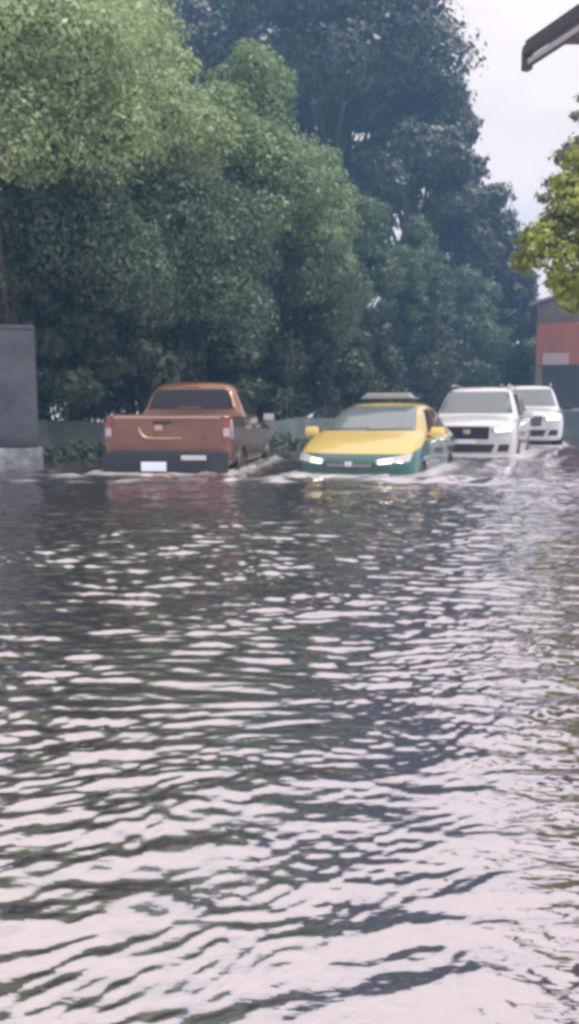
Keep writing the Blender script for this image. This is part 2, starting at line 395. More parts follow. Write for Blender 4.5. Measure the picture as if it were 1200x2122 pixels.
# ---------- taxi
def build_taxi():
    p = at(722, 985, 11.0)
    t = empty('taxi', (p.x, 11.0, -.45), R(-19), 'yellow and green taxi with lit headlights wading towards us, roof sign on top', 'taxi')
    # local: origin at front centre, y runs back
    h = .865
    st = [(0.00, sec_hood(h * .86, .30, .60, .63)), (.06, sec_hood(h * .93, .24, .67, .69)), (.28, sec_hood(h * .985, .20, .77, .80)),
          (.65, sec_hood(h, .19, .89, .93)), (.95, sec_hood(h, .19, .96, 1.01)), (1.06, sec_hood(h, .19, .98, 1.045)),
          (1.62, sec_cab(h, .19, .99, .70, 1.30)), (2.15, sec_cab(h, .19, .995, .64, 1.465)), (2.70, sec_cab(h, .19, 1.00, .63, 1.495)),
          (3.20, sec_cab(h, .19, 1.01, .63, 1.46)), (3.50, sec_cab(h, .20, 1.02, .65, 1.36)), (4.00, sec_hood(h, .22, 1.0, 1.08)),
          (4.35, sec_hood(h * .97, .26, .98, 1.04)), (4.48, sec_hood(h * .92, .32, .92, .97))]
    me = shell(st, .20, .12); cs = Caster(me)
    body = link('body', cut(me, wheel_wells((.90, 3.50), h, .345, .31)), P_taxi, t, 38)
    part('windscreen', cs, 'front', [(-.75, 1.06), (.75, 1.06), (.60, 1.43), (-.60, 1.43)], M_shield, t, nu=20, nv=12, off=.014)
    part('rear_window', cs, 'rear', [(-.62, 1.12), (.62, 1.12), (.50, 1.36), (-.50, 1.36)], M_glass, t)
    for s, sd_ in ((1, 'right'), (-1, 'left')):
        part('side_window', cs, sd_, [(1.62, 1.03), (2.42, 1.03), (2.42, 1.38), (2.08, 1.37)], M_glass, t)
        part('side_window', cs, sd_, [(2.50, 1.03), (3.32, 1.04), (3.20, 1.36), (2.50, 1.38)], M_glass, t)
        for yy in (1.38, 2.46, 3.24): part('door_seam', cs, sd_, [(yy - .006, .34), (yy + .006, .34), (yy + .006, .98), (yy - .006, .98)], M_seam, t, off=.002, nu=1)
        for yy in (2.22, 3.06): part('door_handle', cs, sd_, [(yy, .88), (yy + .16, .88), (yy + .16, .91), (yy, .91)], M_chrome, t, off=.03, thick=.05, nu=3, nv=2)
        part('sill_trim', cs, sd_, [(1.3, .27), (3.1, .27), (3.1, .34), (1.3, .34)], M_black, t, off=.01)
        hl = part('headlight', cs, 'front', [(s * .38, .62), (s * .78, .665), (s * .80, .77), (s * .36, .685)], M_clear, t, off=.008)
        part('bulb', cs, 'front', [(s * .40, .628), (s * .56, .645), (s * .56, .70), (s * .40, .685)], M_lit_warm, hl, off=.022, thick=.02, nu=4, nv=3)
        part('fog_lamp', cs, 'front', [(s * .56, .36), (s * .70, .36), (s * .70, .45), (s * .56, .45)], M_clear, t, off=.01, nu=3, nv=3)
        part('tail_light', cs, 'rear', [(s * .45, .80), (s * .80, .80), (s * .78, .95), (s * .45, .93)], M_red, t, off=.01)
        mirror(t, s * .84, 1.42, 1.02, P_taxi_mirror, s)
        for y in (.90, 3.50): wheel(t, s * (h - .115), y, .31, .20, s)
    g = part('grille', cs, 'front', [(-.33, .575), (.33, .575), (.34, .645), (-.34, .645)], M_black, t, off=.006)
    for zz in (.595, .62): part('grille_bar', cs, 'front', [(-.31, zz), (.31, zz), (.31, zz + .008), (-.31, zz + .008)], M_chrome, g, off=.014, thick=.012, nv=1)
    part('lower_grille', cs, 'front', [(-.48, .33), (.48, .33), (.42, .45), (-.42, .45)], M_black, t, off=.006)
    part('badge', cs, 'front', [(-.05, .595), (.05, .595), (.05, .66), (-.05, .66)], M_chrome, t, off=.024, thick=.02, nu=2, nv=2)
    part('bonnet_seam', cs, 'front', [(-.66, .683), (.66, .683), (.66, .689), (-.66, .689)], M_seam, t, off=.002, nv=1)
    part('bumper_seam', cs, 'front', [(-.80, .545), (.80, .545), (.80, .552), (-.80, .552)], M_seam, t, off=.002, nv=1)
    # wipers
    bm = bmesh.new()
    for a, b in (((-.6, 1.075), (.02, 1.095)), ((0, 1.072), (.62, 1.095))):
        pts = []
        for k in range(7):
            q, n, d = cs.hit('front', a[0] + (b[0] - a[0]) * k / 6, a[1] + (b[1] - a[1]) * k / 6); pts.append(q - d * .02)
        add_tube(bm, pts, .008, 5)
    bm_link('wiper', bm, M_black, t)
    # roof sign: pale box, lower edge wider, on two feet
    e = empty('roof_sign', (0, 2.45, 1.505)); e.parent = t
    bm = bmesh.new(); add_box(bm, (0, 0, .088), (.90, .18, .095), bevel=.03, taper=(.78, .5)); bm_link('sign_box', bm, M_sign_box, e, 40)
    for s in (-1, 1):
        bm = bmesh.new(); add_box(bm, (s * .3, 0, .015), (.08, .10, .04), bevel=.006); bm_link('sign_foot', bm, M_black, e)
P_taxi_mirror = mat('yellow mirror paint', (.72, .52, .16), .3, coat=1)
M_sign_box = mat('pale roof sign plastic', (.17, .17, .18), .4)
build_taxi()

# ---------- orange brown pickup seen from behind
def build_pickup():
    p = at(345, 985, 11.6)
    t = empty('pickup_truck', (p.x, 11.6, -.45), R(180 - 6), 'copper orange pickup driving away through the flood, seen from behind', 'pickup truck')
    # local: origin at the tail, front towards -y
    h = .925
    Lg = 5.2
    def low(y, w_, zb, ze): return (y, [(w_ * .90, zb), (w_ * .98, zb + .10), (w_, (zb + ze) / 2), (w_ * .99, ze - .10), (w_ * .975, ze - .03), (w_ * .955, ze), (w_ * .5, ze), (0, ze)])
    st = [(-Lg, sec_hood(h * .90, .55, .95, .98)), (-Lg + .08, sec_hood(h * .97, .50, 1.02, 1.06)), (-4.7, sec_hood(h, .48, 1.10, 1.15)), (-4.1, sec_hood(h, .48, 1.14, 1.20)),
          low(-3.85, h, .48, 1.18), low(-2.6, h, .48, 1.19), low(-1.62, h, .48, 1.20), low(-1.56, h, .48, 1.22), low(-1.50, h, .48, 1.28), low(-1.2, h, .48, 1.29), low(-.3, h, .50, 1.29), low(-.10, h, .52, 1.29), low(-.06, h * .995, .52, 1.29)]
    me = shell(st, .16, .02)
    def cabsec(y, w_, zb, rx, zr): return (y, [(w_, zb), (w_ * .995, zb + .05), (w_ * .98, zb + .12), (w_ * .95, zb + .20), ((w_ * .95 + rx) / 2, (zb + zr) / 2 + .06), (rx, zr - .06), (rx * .78, zr), (0, zr + .015)])
    def ramp(y, w_, z):  return (y, [(w_, z), (w_ * .99, z + .02), (w_ * .98, z + .04), (w_ * .95, z + .06), (w_ * .90, z + .08), (w_ * .80, z + .10), (w_ * .5, z + .115), (0, z + .12)])
    cab = shell([ramp(-3.98, .80, 1.09), ramp(-3.86, .86, 1.10), cabsec(-3.05, .90, 1.10, .66, 1.76), cabsec(-2.9, .90, 1.10, .655, 1.80), cabsec(-2.3, .90, 1.10, .66, 1.84), cabsec(-1.9, .90, 1.10, .655, 1.815),
                 cabsec(-1.75, .89, 1.10, .65, 1.76), cabsec(-1.64, .87, 1.10, .70, 1.50), cabsec(-1.56, .86, 1.10, .74, 1.40)], .10, .03)
    cs = Caster(me, cab)
    bed = bmesh.new(); add_box(bed, (0, -.80, 1.15), (1.58, 1.36, .74))
    link('body', cut(me, wheel_wells((-4.25, -1.05), h, .44, .38) + [bed]), P_copper, t, 38)
    link('cab', cab, P_copper, t, 38)
    cc = Caster(cab)
    part('rear_window', cc, 'rear', [(-.70, 1.38), (.70, 1.38), (.60, 1.70), (-.60, 1.70)], M_glass, t, nu=14)
    part('windscreen', cc, 'front', [(-.72, 1.26), (.72, 1.26), (.58, 1.70), (-.58, 1.70)], M_shield, t)
    part('brake_light', cc, 'rear', [(-.12, 1.735), (.12, 1.735), (.12, 1.76), (-.12, 1.76)], M_red, t, off=.012, nu=3, nv=2)
    for s, sd_ in ((1, 'right'), (-1, 'left')):
        part('side_window', cc, sd_, [(-3.42, 1.30), (-2.72, 1.30), (-2.72, 1.68), (-3.02, 1.67)], M_glass, t)
        part('side_window', cc, sd_, [(-2.64, 1.30), (-1.84, 1.32), (-1.92, 1.66), (-2.64, 1.68)], M_glass, t)
        for yy in (-3.72, -2.68, -1.72): part('door_seam', cs, sd_, [(yy - .007, .62), (yy + .007, .62), (yy + .007, 1.18), (yy - .007, 1.18)], M_seam, t, off=.002, nu=1)
        for yy in (-2.95, -1.98): part('door_handle', cs, sd_, [(yy, 1.08), (yy + .18, 1.08), (yy + .18, 1.12), (yy, 1.12)], M_chrome, t, off=.035, thick=.05, nu=3, nv=2)
        bm = bmesh.new(); add_box(bm, (s * .93, -2.7, .47), (.16, 1.9, .05), bevel=.015); bm_link('running_board', bm, M_chrome, t, 40)
        part('tail_light', cs, 'rear', [(s * .795, .93), (s * .905, .93), (s * .905, 1.24), (s * .795, 1.24)], M_red, t, off=.012, thick=.05, nu=4)
        lens = part('reversing_light', cs, 'rear', [(s * .81, .98), (s * .895, .98), (s * .895, 1.10), (s * .81, 1.10)], M_clear, t, off=.02, thick=.03, nu=3)
        part('side_tail_light', cs, sd_, [(-.24, .95), (-.07, .95), (-.07, 1.22), (-.20, 1.22)], M_clear, t, off=.01, nu=3)
        # flared arch lip
        for yc in (-4.25, -1.05):
            bm = bmesh.new(); pts = [(s * .925, yc + .455 * math.cos(a), .38 + .455 * math.sin(a)) for a in [math.pi * k / 14 for k in range(15)]]
            add_tube(bm, pts, .017, 6); bm_link('wheel_arch_flare', bm, M_black, t, 60)
        bm = bmesh.new(); add_box(bm, (s * .78, -.58, .36), (.26, .015, .34)); bm_link('mud_flap', bm, M_black, t)
        part('headlight', cs, 'front', [(s * .50, .86), (s * .84, .90), (s * .85, 1.02), (s * .50, .96)], M_clear, t)
        mirror(t, s * .90, -3.42, 1.24, P_copper, s)
        for y in (-4.25, -1.05): wheel(t, s * (h - .13), y, .385, .24, s)
    tg = part('tailgate', cs, 'rear', [(-.775, .82), (.775, .82), (.775, 1.275), (-.775, 1.275)], P_copper, t, off=.014, thick=.03, nu=16, nv=8)
    cg = Caster(tg.data)
    part('tailgate_handle', cg, 'rear', [(-.06, 1.155), (.19, 1.155), (.19, 1.20), (-.06, 1.20)], M_black, tg, off=.012, thick=.02, nu=4, nv=2)
    part('badge', cg, 'rear', [(.06, 1.07), (.17, 1.07), (.17, 1.14), (.06, 1.14)], mat('brushed badge', (.55, .36, .28), .35, .6), tg, off=.014, thick=.02, nu=3, nv=3)
    part('top_rail', cg, 'rear', [(-.77, 1.238), (.77, 1.238), (.77, 1.268), (-.77, 1.268)], mat('pale rail', (.45, .28, .25), .3, .3), tg, off=.018, thick=.03, nv=2)
    bm = bmesh.new(); pts = []
    for a, b in ((-.40, 1.11), (-.385, 1.05), (-.35, 1.0), (-.29, .965), (-.15, .955), (.0, .955), (.22, .957)):
        q, n, d = cg.hit('rear', -a, b); pts.append(q + Vector((0, .008, 0)))
    add_tube(bm, pts, [.014, .016, .016, .014, .011, .010, .006], 6); bm_link('curved_trim_line', bm, mat('trim line', (.62, .42, .32), .3, .5), tg, 60)
    # bumper, step, plate
    bp = empty('rear_bumper', (0, -.02, .52)); bp.parent = t
    bm = bmesh.new(); add_box(bm, (0, .03, .10), (1.78, .20, .30), bevel=.05); add_box(bm, (0, -.05, -.14), (1.5, .12, .26), bevel=.03); bm_link('bumper_bar', bm, M_navy, bp, 40)
    bm = bmesh.new(); add_box(bm, (-.42, .135, .17), (.36, .03, .07), bevel=.01); bm_link('bumper_step', bm, M_chrome, bp, 40)
    bm = bmesh.new(); add_box(bm, (.15, .138, .045), (.36, .012, .13), bevel=.004); bm_link('number_plate', bm, M_plate, bp)
build_pickup()

# ---------- white SUVs
def build_suv(name, loc, rz, label, sx=1.0, variant=0, depth_scale=1.0):
    t = empty(name, loc, rz, label, 'SUV', 'white SUVs queueing behind the taxi')
    h = .91
    st = [(0.00, sec_hood(h * .90, .42, .92, .96)), (.07, sec_hood(h * .96, .36, 1.00, 1.03)), (.32, sec_hood(h, .33, 1.06, 1.10)),
          (.85, sec_hood(h, .32, 1.10, 1.16)), (1.12, sec_hood(h, .32, 1.12, 1.19)), (1.24, sec_hood(h, .32, 1.14, 1.22)),
          (1.62, sec_cab(h, .32, 1.14, .70, 1.60)), (1.84, sec_cab(h, .32, 1.15, .67, 1.79)), (2.5, sec_cab(h, .32, 1.16, .67, 1.845)),
          (3.8, sec_cab(h, .33, 1.18, .67, 1.83)), (4.35, sec_cab(h, .34, 1.20, .65, 1.77)), (4.62, sec_cab(h * .99, .38, 1.20, .67, 1.55)), (4.75, sec_hood(h * .95, .42, 1.10, 1.16))]
    st = [(y, [(x * sx, z) for x, z in pr]) for y, pr in st]
    me = shell(st, .13, .06); cs = Caster(me)
    link('body', cut(me, wheel_wells((.92, 3.72), h * sx, .42, .36)), P_white, t, 38)
    part('windscreen', cs, 'front', [(-.73 * sx, 1.255), (.73 * sx, 1.255), (.60 * sx, 1.72), (-.60 * sx, 1.72)], M_shield, t, nu=20, nv=12, off=.012)
    part('rear_window', cs, 'rear', [(-.6, 1.30), (.6, 1.30), (.54, 1.66), (-.54, 1.66)], M_glass, t)
    for s, sd_ in ((1, 'right'), (-1, 'left')):
        part('side_window', cs, sd_, [(1.66, 1.21), (2.36, 1.21), (2.36, 1.66), (1.93, 1.65)], M_glass, t)
        part('side_window', cs, sd_, [(2.44, 1.21), (3.30, 1.21), (3.30, 1.66), (2.44, 1.66)], M_glass, t)
        part('side_window', cs, sd_, [(3.40, 1.22), (4.25, 1.24), (4.02, 1.62), (3.40, 1.65)], M_glass, t)
        for yy in (1.34, 2.40, 3.35): part('door_seam', cs, sd_, [(yy - .007, .5), (yy + .007, .5), (yy + .007, 1.16), (yy - .007, 1.16)], M_seam, t, off=.002, nu=1)
        for yy in (2.15, 3.1): part('door_handle', cs, sd_, [(yy, 1.06), (yy + .17, 1.06), (yy + .17, 1.10), (yy, 1.10)], M_chrome, t, off=.035, thick=.05, nu=3, nv=2)
        hl = part('headlight', cs, 'front', [(s * .44 * sx, .87), (s * .86 * sx, .90), (s * .87 * sx, 1.03), (s * .44 * sx, .97)], M_clear, t, off=.008)
        part('bulb', cs, 'front', [(s * .52 * sx, .885), (s * .80 * sx, .90), (s * .81 * sx, .99), (s * .52 * sx, .96)], M_lit_white, hl, off=.022, thick=.02, nu=4, nv=3)
        part('fog_lamp', cs, 'front', [(s * .56 * sx, .50), (s * .76 * sx, .50), (s * .78 * sx, .64), (s * .60 * sx, .64)], M_black, t, off=.01, nu=3, nv=3)
        if variant: part('chrome_blade', cs, 'front', [(s * .50 * sx, .68), (s * .56 * sx, .66), (s * .80 * sx, .86), (s * .74 * sx, .87)], M_chrome, t, off=.02, nu=3, nv=3)
        part('tail_light', cs, 'rear', [(s * .62, 1.0), (s * .82, 1.0), (s * .80, 1.3), (s * .66, 1.3)], M_red, t, off=.01)
        mirror(t, s * .90 * sx, 1.50, 1.20, M_black if variant else P_white, s)
        for y in (.92, 3.72): wheel(t, s * (h * sx - .13), y, .375, .23, s)
        bm = bmesh.new(); add_tube(bm, [(s * .60, 2.0, 1.83), (s * .60, 2.1, 1.875), (s * .60, 3.7, 1.875), (s * .60, 3.8, 1.83)], .018, 6); bm_link('roof_rail', bm, M_chrome, t, 60)
    g = part('grille', cs, 'front', [(-.40 * sx, .74), (.40 * sx, .74), (.42 * sx, .985), (-.42 * sx, .985)], M_black, t, off=.008, nu=12)
    for zz in ((.80, .87, .94) if not variant else (.79, .84, .89, .94)):
        part('grille_bar', cs, 'front', [(-.38 * sx, zz), (.38 * sx, zz), (.38 * sx, zz + .012), (-.38 * sx, zz + .012)], M_rim if variant else M_navy, g, off=.02, thick=.02, nv=1)
    part('badge', cs, 'front', [(-.07, .84), (.07, .84), (.07, .93), (-.07, .93)], M_chrome, g, off=.03, thick=.02, nu=2, nv=2)
    part('lower_grille', cs, 'front', [(-.46 * sx, .48), (.46 * sx, .48), (.52 * sx, .64), (-.52 * sx, .64)], M_black, t, off=.008)
    part('number_plate', cs, 'front', [(-.18, .655), (.18, .655), (.18, .735), (-.18, .735)], M_plate, t, off=.03, thick=.03, nu=2, nv=2)
    part('bonnet_seam', cs, 'front', [(-.7, .995), (.7, .995), (.7, 1.002), (-.7, 1.002)], M_seam, t, off=.002, nv=1)
    return t
p1 = at(966, 948, 16.7)
build_suv('suv', (p1.x, 16.7, -.40), R(-20), 'white SUV with black grille directly behind the taxi, headlight lit', 1.05).scale = (1.02, 1.0, 1.03)
p2 = at(1082, 925, 22.8)
s2 = build_suv('suv', (p2.x, 22.8, -.24), R(-17), 'farther white SUV half hidden behind the other white SUV, black mirrors', 1.0, 1)
s2.scale = (1.2, 1.08, 1.09)

# ------------------------------------------------------------------ VEGETATION
def leaf_mat(name, ca, cb, cc_, clump=.6, transl=.38, rough=.5):
    m = bpy.data.materials.new(name); m.use_nodes = True; t = m.node_tree; b = t.nodes['Principled BSDF']
    g = t.nodes.new('ShaderNodeNewGeometry'); tx = t.nodes.new('ShaderNodeTexCoord')
    n = t.nodes.new('ShaderNodeTexNoise'); n.inputs['Scale'].default_value = clump; n.inputs['Detail'].default_value = 3
    t.links.new(tx.outputs['Object'], n.inputs['Vector'])
    r = t.nodes.new('ShaderNodeValToRGB'); r.color_ramp.elements[0].position = .36; r.color_ramp.elements[1].position = .64
    r.color_ramp.elements[0].color = (*ca, 1); r.color_ramp.elements[1].color = (*cb, 1); t.links.new(n.outputs[0], r.inputs[0])
    mi = t.nodes.new('ShaderNodeMix'); mi.data_type = 'RGBA'; mi.inputs[7].default_value = (*cc_, 1)
    pw = t.nodes.new('ShaderNodeMath'); pw.operation = 'POWER'; pw.inputs[1].default_value = 3
    t.links.new(g.outputs['Random Per Island'], pw.inputs[0]); t.links.new(pw.outputs[0], mi.inputs[0]); t.links.new(r.outputs[0], mi.inputs[6])
    t.links.new(mi.outputs[2], b.inputs['Base Color']); b.inputs['Roughness'].default_value = rough
    tr = t.nodes.new('ShaderNodeBsdfTranslucent'); t.links.new(mi.outputs[2], tr.inputs[0])
    ms = t.nodes.new('ShaderNodeMixShader'); ms.inputs[0].default_value = transl
    o = t.nodes['Material Output']; t.links.new(b.outputs[0], ms.inputs[1]); t.links.new(tr.outputs[0], ms.inputs[2]); t.links.new(ms.outputs[0], o.inputs[0])
    return m
LF_bright = leaf_mat('bright leaves', (.12, .19, .075), (.27, .36, .15), (.44, .50, .28))
LF_mid = leaf_mat('mid green leaves', (.07, .13, .055), (.17, .25, .10), (.30, .38, .20))
LF_vine = leaf_mat('vine leaves', (.04, .075, .05), (.085, .13, .075), (.15, .21, .13))
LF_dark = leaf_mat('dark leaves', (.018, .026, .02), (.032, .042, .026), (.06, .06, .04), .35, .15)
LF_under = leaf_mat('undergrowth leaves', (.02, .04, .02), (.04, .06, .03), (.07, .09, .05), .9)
LF_right = leaf_mat('yellow green leaves', (.12, .16, .03), (.30, .34, .05), (.42, .44, .10), 1.3, .4)
LF_grey = leaf_mat('greyish leaves', (.08, .10, .05), (.14, .15, .09), (.2, .2, .14), 1.0, .3)
M_bark = mat('bark', (.07, .055, .045), .9, noise=(6, (.035, .028, .022), .4, .6), bump=(14, .6))
M_stem = mat('green stem', (.06, .07, .03), .8)

def lumps_in(c, Rr, n, rg, fr=(.26, .42), droop=0, flat=1.0):
    """foliage clumps filling an ellipsoid crown"""
    res = []
    for i in range(n):
        d = rg.normal(size=3); d /= np.linalg.norm(d)
        if d[2] < -.35: d[2] *= -.6
        q = .50 + .46 * rg.random() ** .5
        rad = rg.uniform(*fr) * min(Rr)
        res.append((c[0] + d[0] * Rr[0] * q, c[1] + d[1] * Rr[1] * q, c[2] + d[2] * Rr[2] * q, rad * rg.uniform(.9, 1.3), rad * rg.uniform(.9, 1.3), rad * rg.uniform(.7, 1.0) * flat))
    return res

def leaves(name, lumps, n, size, rg, m, parent, droop=0.0, shell_=.55, spray=.08):
    Lp = np.array(lumps); wgt = (Lp[:, 3] * Lp[:, 4] + Lp[:, 3] * Lp[:, 5]); wgt = wgt / wgt.sum()
    idx = rg.choice(len(Lp), size=n, p=wgt); Q = Lp[idx]
    d = rg.normal(size=(n, 3)); d /= np.linalg.norm(d, axis=1, keepdims=True)
    # tufts: clump the directions a little so a lump is not a smooth ball
    ph = rg.uniform(0, 6.28, (len(Lp), 3))[idx]
    bumpy = 1 + .16 * np.sin(d[:, 0] * 7 + ph[:, 0]) * np.sin(d[:, 1] * 7 + ph[:, 1]) + .12 * np.sin(d[:, 2] * 9 + ph[:, 2])
    q = (shell_ + (1 - shell_) * rg.random(n) ** .5) * bumpy
    q = q * np.where(rg.random(n) < spray, rg.uniform(1.0, 1.35, n), 1)
    P = Q[:, :3] + d * Q[:, 3:6] * q[:, None]
    nrm = d + rg.normal(0, .38, (n, 3)); nrm[:, 2] += .30 - droop * .5; nrm /= np.linalg.norm(nrm, axis=1, keepdims=True)
    a = rg.normal(size=(n, 3)); a[:, 2] -= droop * 2.2
    a -= nrm * (a * nrm).sum(1, keepdims=True); a /= np.linalg.norm(a, axis=1, keepdims=True)
    b = np.cross(nrm, a)
    sz = size * (.5 + 1.3 * rg.random(n) ** 1.8)[:, None]
    fold = nrm * sz * .18
    V = np.stack([P - a * sz * .62, P + b * sz * .34 - fold, P + a * sz * .62, P - b * sz * .34 - fold], 1).reshape(-1, 3)
    me = bpy.data.meshes.new(name)
    me.vertices.add(4 * n); me.vertices.foreach_set('co', V.astype(np.float32).ravel())
    me.loops.add(4 * n); me.loops.foreach_set('vertex_index', np.arange(4 * n, dtype=np.int32))
    me.polygons.add(n); me.polygons.foreach_set('loop_start', np.arange(0, 4 * n, 4, dtype=np.int32))
    me.update(calc_edges=True)
    return link(name, me, m, parent)

def tree(name, label, cat, group, x, y, zb, top, rad, crown_bot, n, size, m, seed, nl=26, droop=0, trunk_r=.13, lean=(0, 0), extra=None, fr=(.19, .38), ry=None, spray=.08):
    rg = np.random.default_rng(seed); rn = random.Random(seed)
    t = empty(name, (x, y, zb), 0, label, cat, group)
    hz = (top - crown_bot) / 2; c = (lean[0], lean[1], (top + crown_bot) / 2 - zb)
    lp = lumps_in(c, (rad, ry or rad, hz), nl, rg, fr, flat=1.0 if droop == 0 else 1.35)
    if extra: lp += extra
    leaves('crown', lp, n, size, rg, m, t, droop, spray=spray)
    bm = bmesh.new()
    H = c[2]
    add_tube(bm, [(0, 0, -.3), (lean[0] * .1, 0, H * .25), (lean[0] * .35 + .1, lean[1] * .3, H * .6), (lean[0], lean[1], H + hz * .3)], [trunk_r * 1.35, trunk_r, trunk_r * .75, trunk_r * .3], 9)
    for L_ in lp[:16]:
        s = rn.uniform(.3, .8); s0 = Vector((lean[0] * s * .8, lean[1] * s * .8, H * s)); e = Vector(L_[:3])
        md = s0.lerp(e, .5) + Vector((rn.uniform(-.2, .2), rn.uniform(-.2, .2), rn.uniform(0, .3)))
        add_tube(bm, [s0, md, e], [trunk_r * .42, trunk_r * .28, trunk_r * .10], 6)
    bm_link('trunk', bm, M_bark, t, 60)
    return t

GR = 'trees in the row along the left side of the street'
def row(px, Y, top_px, half_px, bot_px, label, n, size, m, seed, **k):
    p = at(px, 865, Y); s = 1700 / Y
    return tree('broadleaf_tree', label, 'tree', GR, p.x, Y, -.2, EYE + (865 - top_px) / s, half_px / s, EYE + (865 - bot_px) / s, n, size, m, seed, **k)
row(30, 16.5, -20, 330, 620, 'nearest broadleaf tree at the left edge, yellow green leaves reaching the top of the photo', 109200, 0.070, LF_bright, 1, nl=60)
row(270, 20.5, 90, 215, 640, 'yellow green tree second from the left, standing behind the pickup', 92400, 0.076, LF_bright, 2, nl=56)
row(485, 23, 150, 172, 700, 'rounded light green tree rising above the pickup cab', 96600, 0.079, LF_mid, 3, nl=56)
row(605, 27, 310, 122, 740, 'green tree sloping down to the right of the rounded tree', 58800, 0.086, LF_mid, 4, nl=60)
row(730, 31, 415, 95, 800, 'vine draped tree above the gap between pickup and taxi', 50400, 0.093, LF_vine, 5, nl=44, droop=.9)
row(838, 36, 450, 74, 810, 'slim vine draped tree with pale hanging strands above the taxi', 46200, 0.099, LF_vine, 6, nl=40, droop=1)
row(945, 44, 560, 85, 830, 'low dark green tree above the nearer white SUV', 37800, 0.112, LF_vine, 7, nl=36, droop=.4)
row(1050, 54, 600, 75, 840, 'last small tree of the row, above the farther white SUV', 33600, 0.126, LF_vine, 8, nl=34)
row(150, 17.6, 345, 200, 800, 'bluish green tree low at left under the yellow green crown', 75600, 0.073, LF_vine, 9, nl=56, droop=.5)
row(370, 21, 400, 210, 820, 'dark hanging tree directly above the pickup cab', 75600, 0.079, LF_vine, 10, nl=56, droop=.8)
row(590, 25, 470, 140, 830, 'dark hanging tree between pickup cab and taxi roof', 58800, 0.086, LF_vine, 14, nl=46, droop=.9)

row(10, 17.9, 400, 130, 800, 'bluish green tree standing directly above the grey gate pier', 48000, 0.078, LF_vine, 15, nl=40, droop=.5)
GT = 'tall dark trees behind the row'
def tall(px, Y, top_px, half_px, bot_px, label, n, size, seed, **k):
    p = at(px, 865, Y); s = 1700 / Y
    return tree('tall_tree', label, 'tree', GT, p.x, Y, -.2, EYE + (865 - top_px) / s, half_px / s, EYE + (865 - bot_px) / s, n, size, k.pop('m', LF_dark), seed, trunk_r=.42, fr=(.2, .34), **k)
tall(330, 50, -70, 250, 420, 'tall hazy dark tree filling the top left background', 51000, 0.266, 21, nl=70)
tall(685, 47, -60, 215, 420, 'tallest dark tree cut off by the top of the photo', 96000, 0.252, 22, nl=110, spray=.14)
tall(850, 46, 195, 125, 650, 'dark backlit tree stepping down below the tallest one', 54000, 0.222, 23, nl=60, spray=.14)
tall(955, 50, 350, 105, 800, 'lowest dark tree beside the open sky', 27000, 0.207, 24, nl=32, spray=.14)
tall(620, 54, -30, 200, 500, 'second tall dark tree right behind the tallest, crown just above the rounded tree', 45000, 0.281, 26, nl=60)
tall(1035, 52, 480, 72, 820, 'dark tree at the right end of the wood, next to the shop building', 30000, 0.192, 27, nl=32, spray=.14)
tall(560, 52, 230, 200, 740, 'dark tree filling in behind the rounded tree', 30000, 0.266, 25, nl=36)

# undergrowth beneath the row: shrubs one can tell apart
GU = 'shrubs under the trees along the left side'
ud = [(105, 16.0, 1.0, 2.6, 'dark shrub just right of the grey gate pier'), (200, 17.6, 1.2, 2.6, 'tall dark shrub left of the pickup'), (290, 19.2, 1.3, 2.6, 'dark shrub directly behind the pickup cab'),
      (400, 21, 1.3, 2.6, 'dark shrub behind the right of the pickup cab'), (500, 22.6, 1.3, 2.7, 'dark shrub just right of the pickup cab'), (590, 24.5, 1.3, 2.8, 'dark shrub in the gap between pickup and taxi'),
      (680, 27.5, 1.4, 2.9, 'dark shrub above the taxi bonnet side'), (760, 30.5, 1.5, 3.1, 'dark shrub above the taxi roof sign'), (850, 35, 1.7, 3.4, 'dark shrub between taxi roof and white SUV'),
      (930, 40, 1.9, 3.6, 'dark shrub above the nearer white SUV roof'), (1000, 46, 2.2, 3.6, 'dark shrub above the two white SUVs'), (1070, 54, 2.4, 3.8, 'farthest dark shrub above the farther SUV')]
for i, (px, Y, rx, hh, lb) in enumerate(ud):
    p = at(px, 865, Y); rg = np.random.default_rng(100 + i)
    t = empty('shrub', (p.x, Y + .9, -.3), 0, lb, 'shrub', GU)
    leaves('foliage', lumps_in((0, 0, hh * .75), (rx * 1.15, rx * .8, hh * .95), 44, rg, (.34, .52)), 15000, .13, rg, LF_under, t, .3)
    bm = bmesh.new()
    for k in range(5):
        a = k * 1.26 + i; add_tube(bm, [(0.05 * math.cos(a), .05 * math.sin(a), -.2), (.25 * math.cos(a), .25 * math.sin(a), hh * .4), (.6 * rx * math.cos(a), .6 * rx * math.sin(a), hh * .85)], [.04, .03, .012], 6)
    bm_link('stem', bm, M_bark, t)

# far wood closing the end of the street and the ground behind the row
def far_wood():
    rg = np.random.default_rng(77); lp = []
    for i in range(150):
        u = i / 149
        x = -26 + 62 * u; y = 58 + 14 * u + rg.uniform(-2, 3)
        x = x if u < .75 else x
        top = 9 if x < 8 else 6
        r_ = rg.uniform(1.3, 2.3); lp.append((x, y, rg.uniform(.3, 1) * top * .75, r_ * 1.3, r_, r_ * 1.2))
    o = leaves('far_wood', lp, 42000, .42, rg, LF_dark, None)
    tag(o, 'dark mass of woodland closing the street far behind the row of trees', 'woodland', kind='stuff')
far_wood()

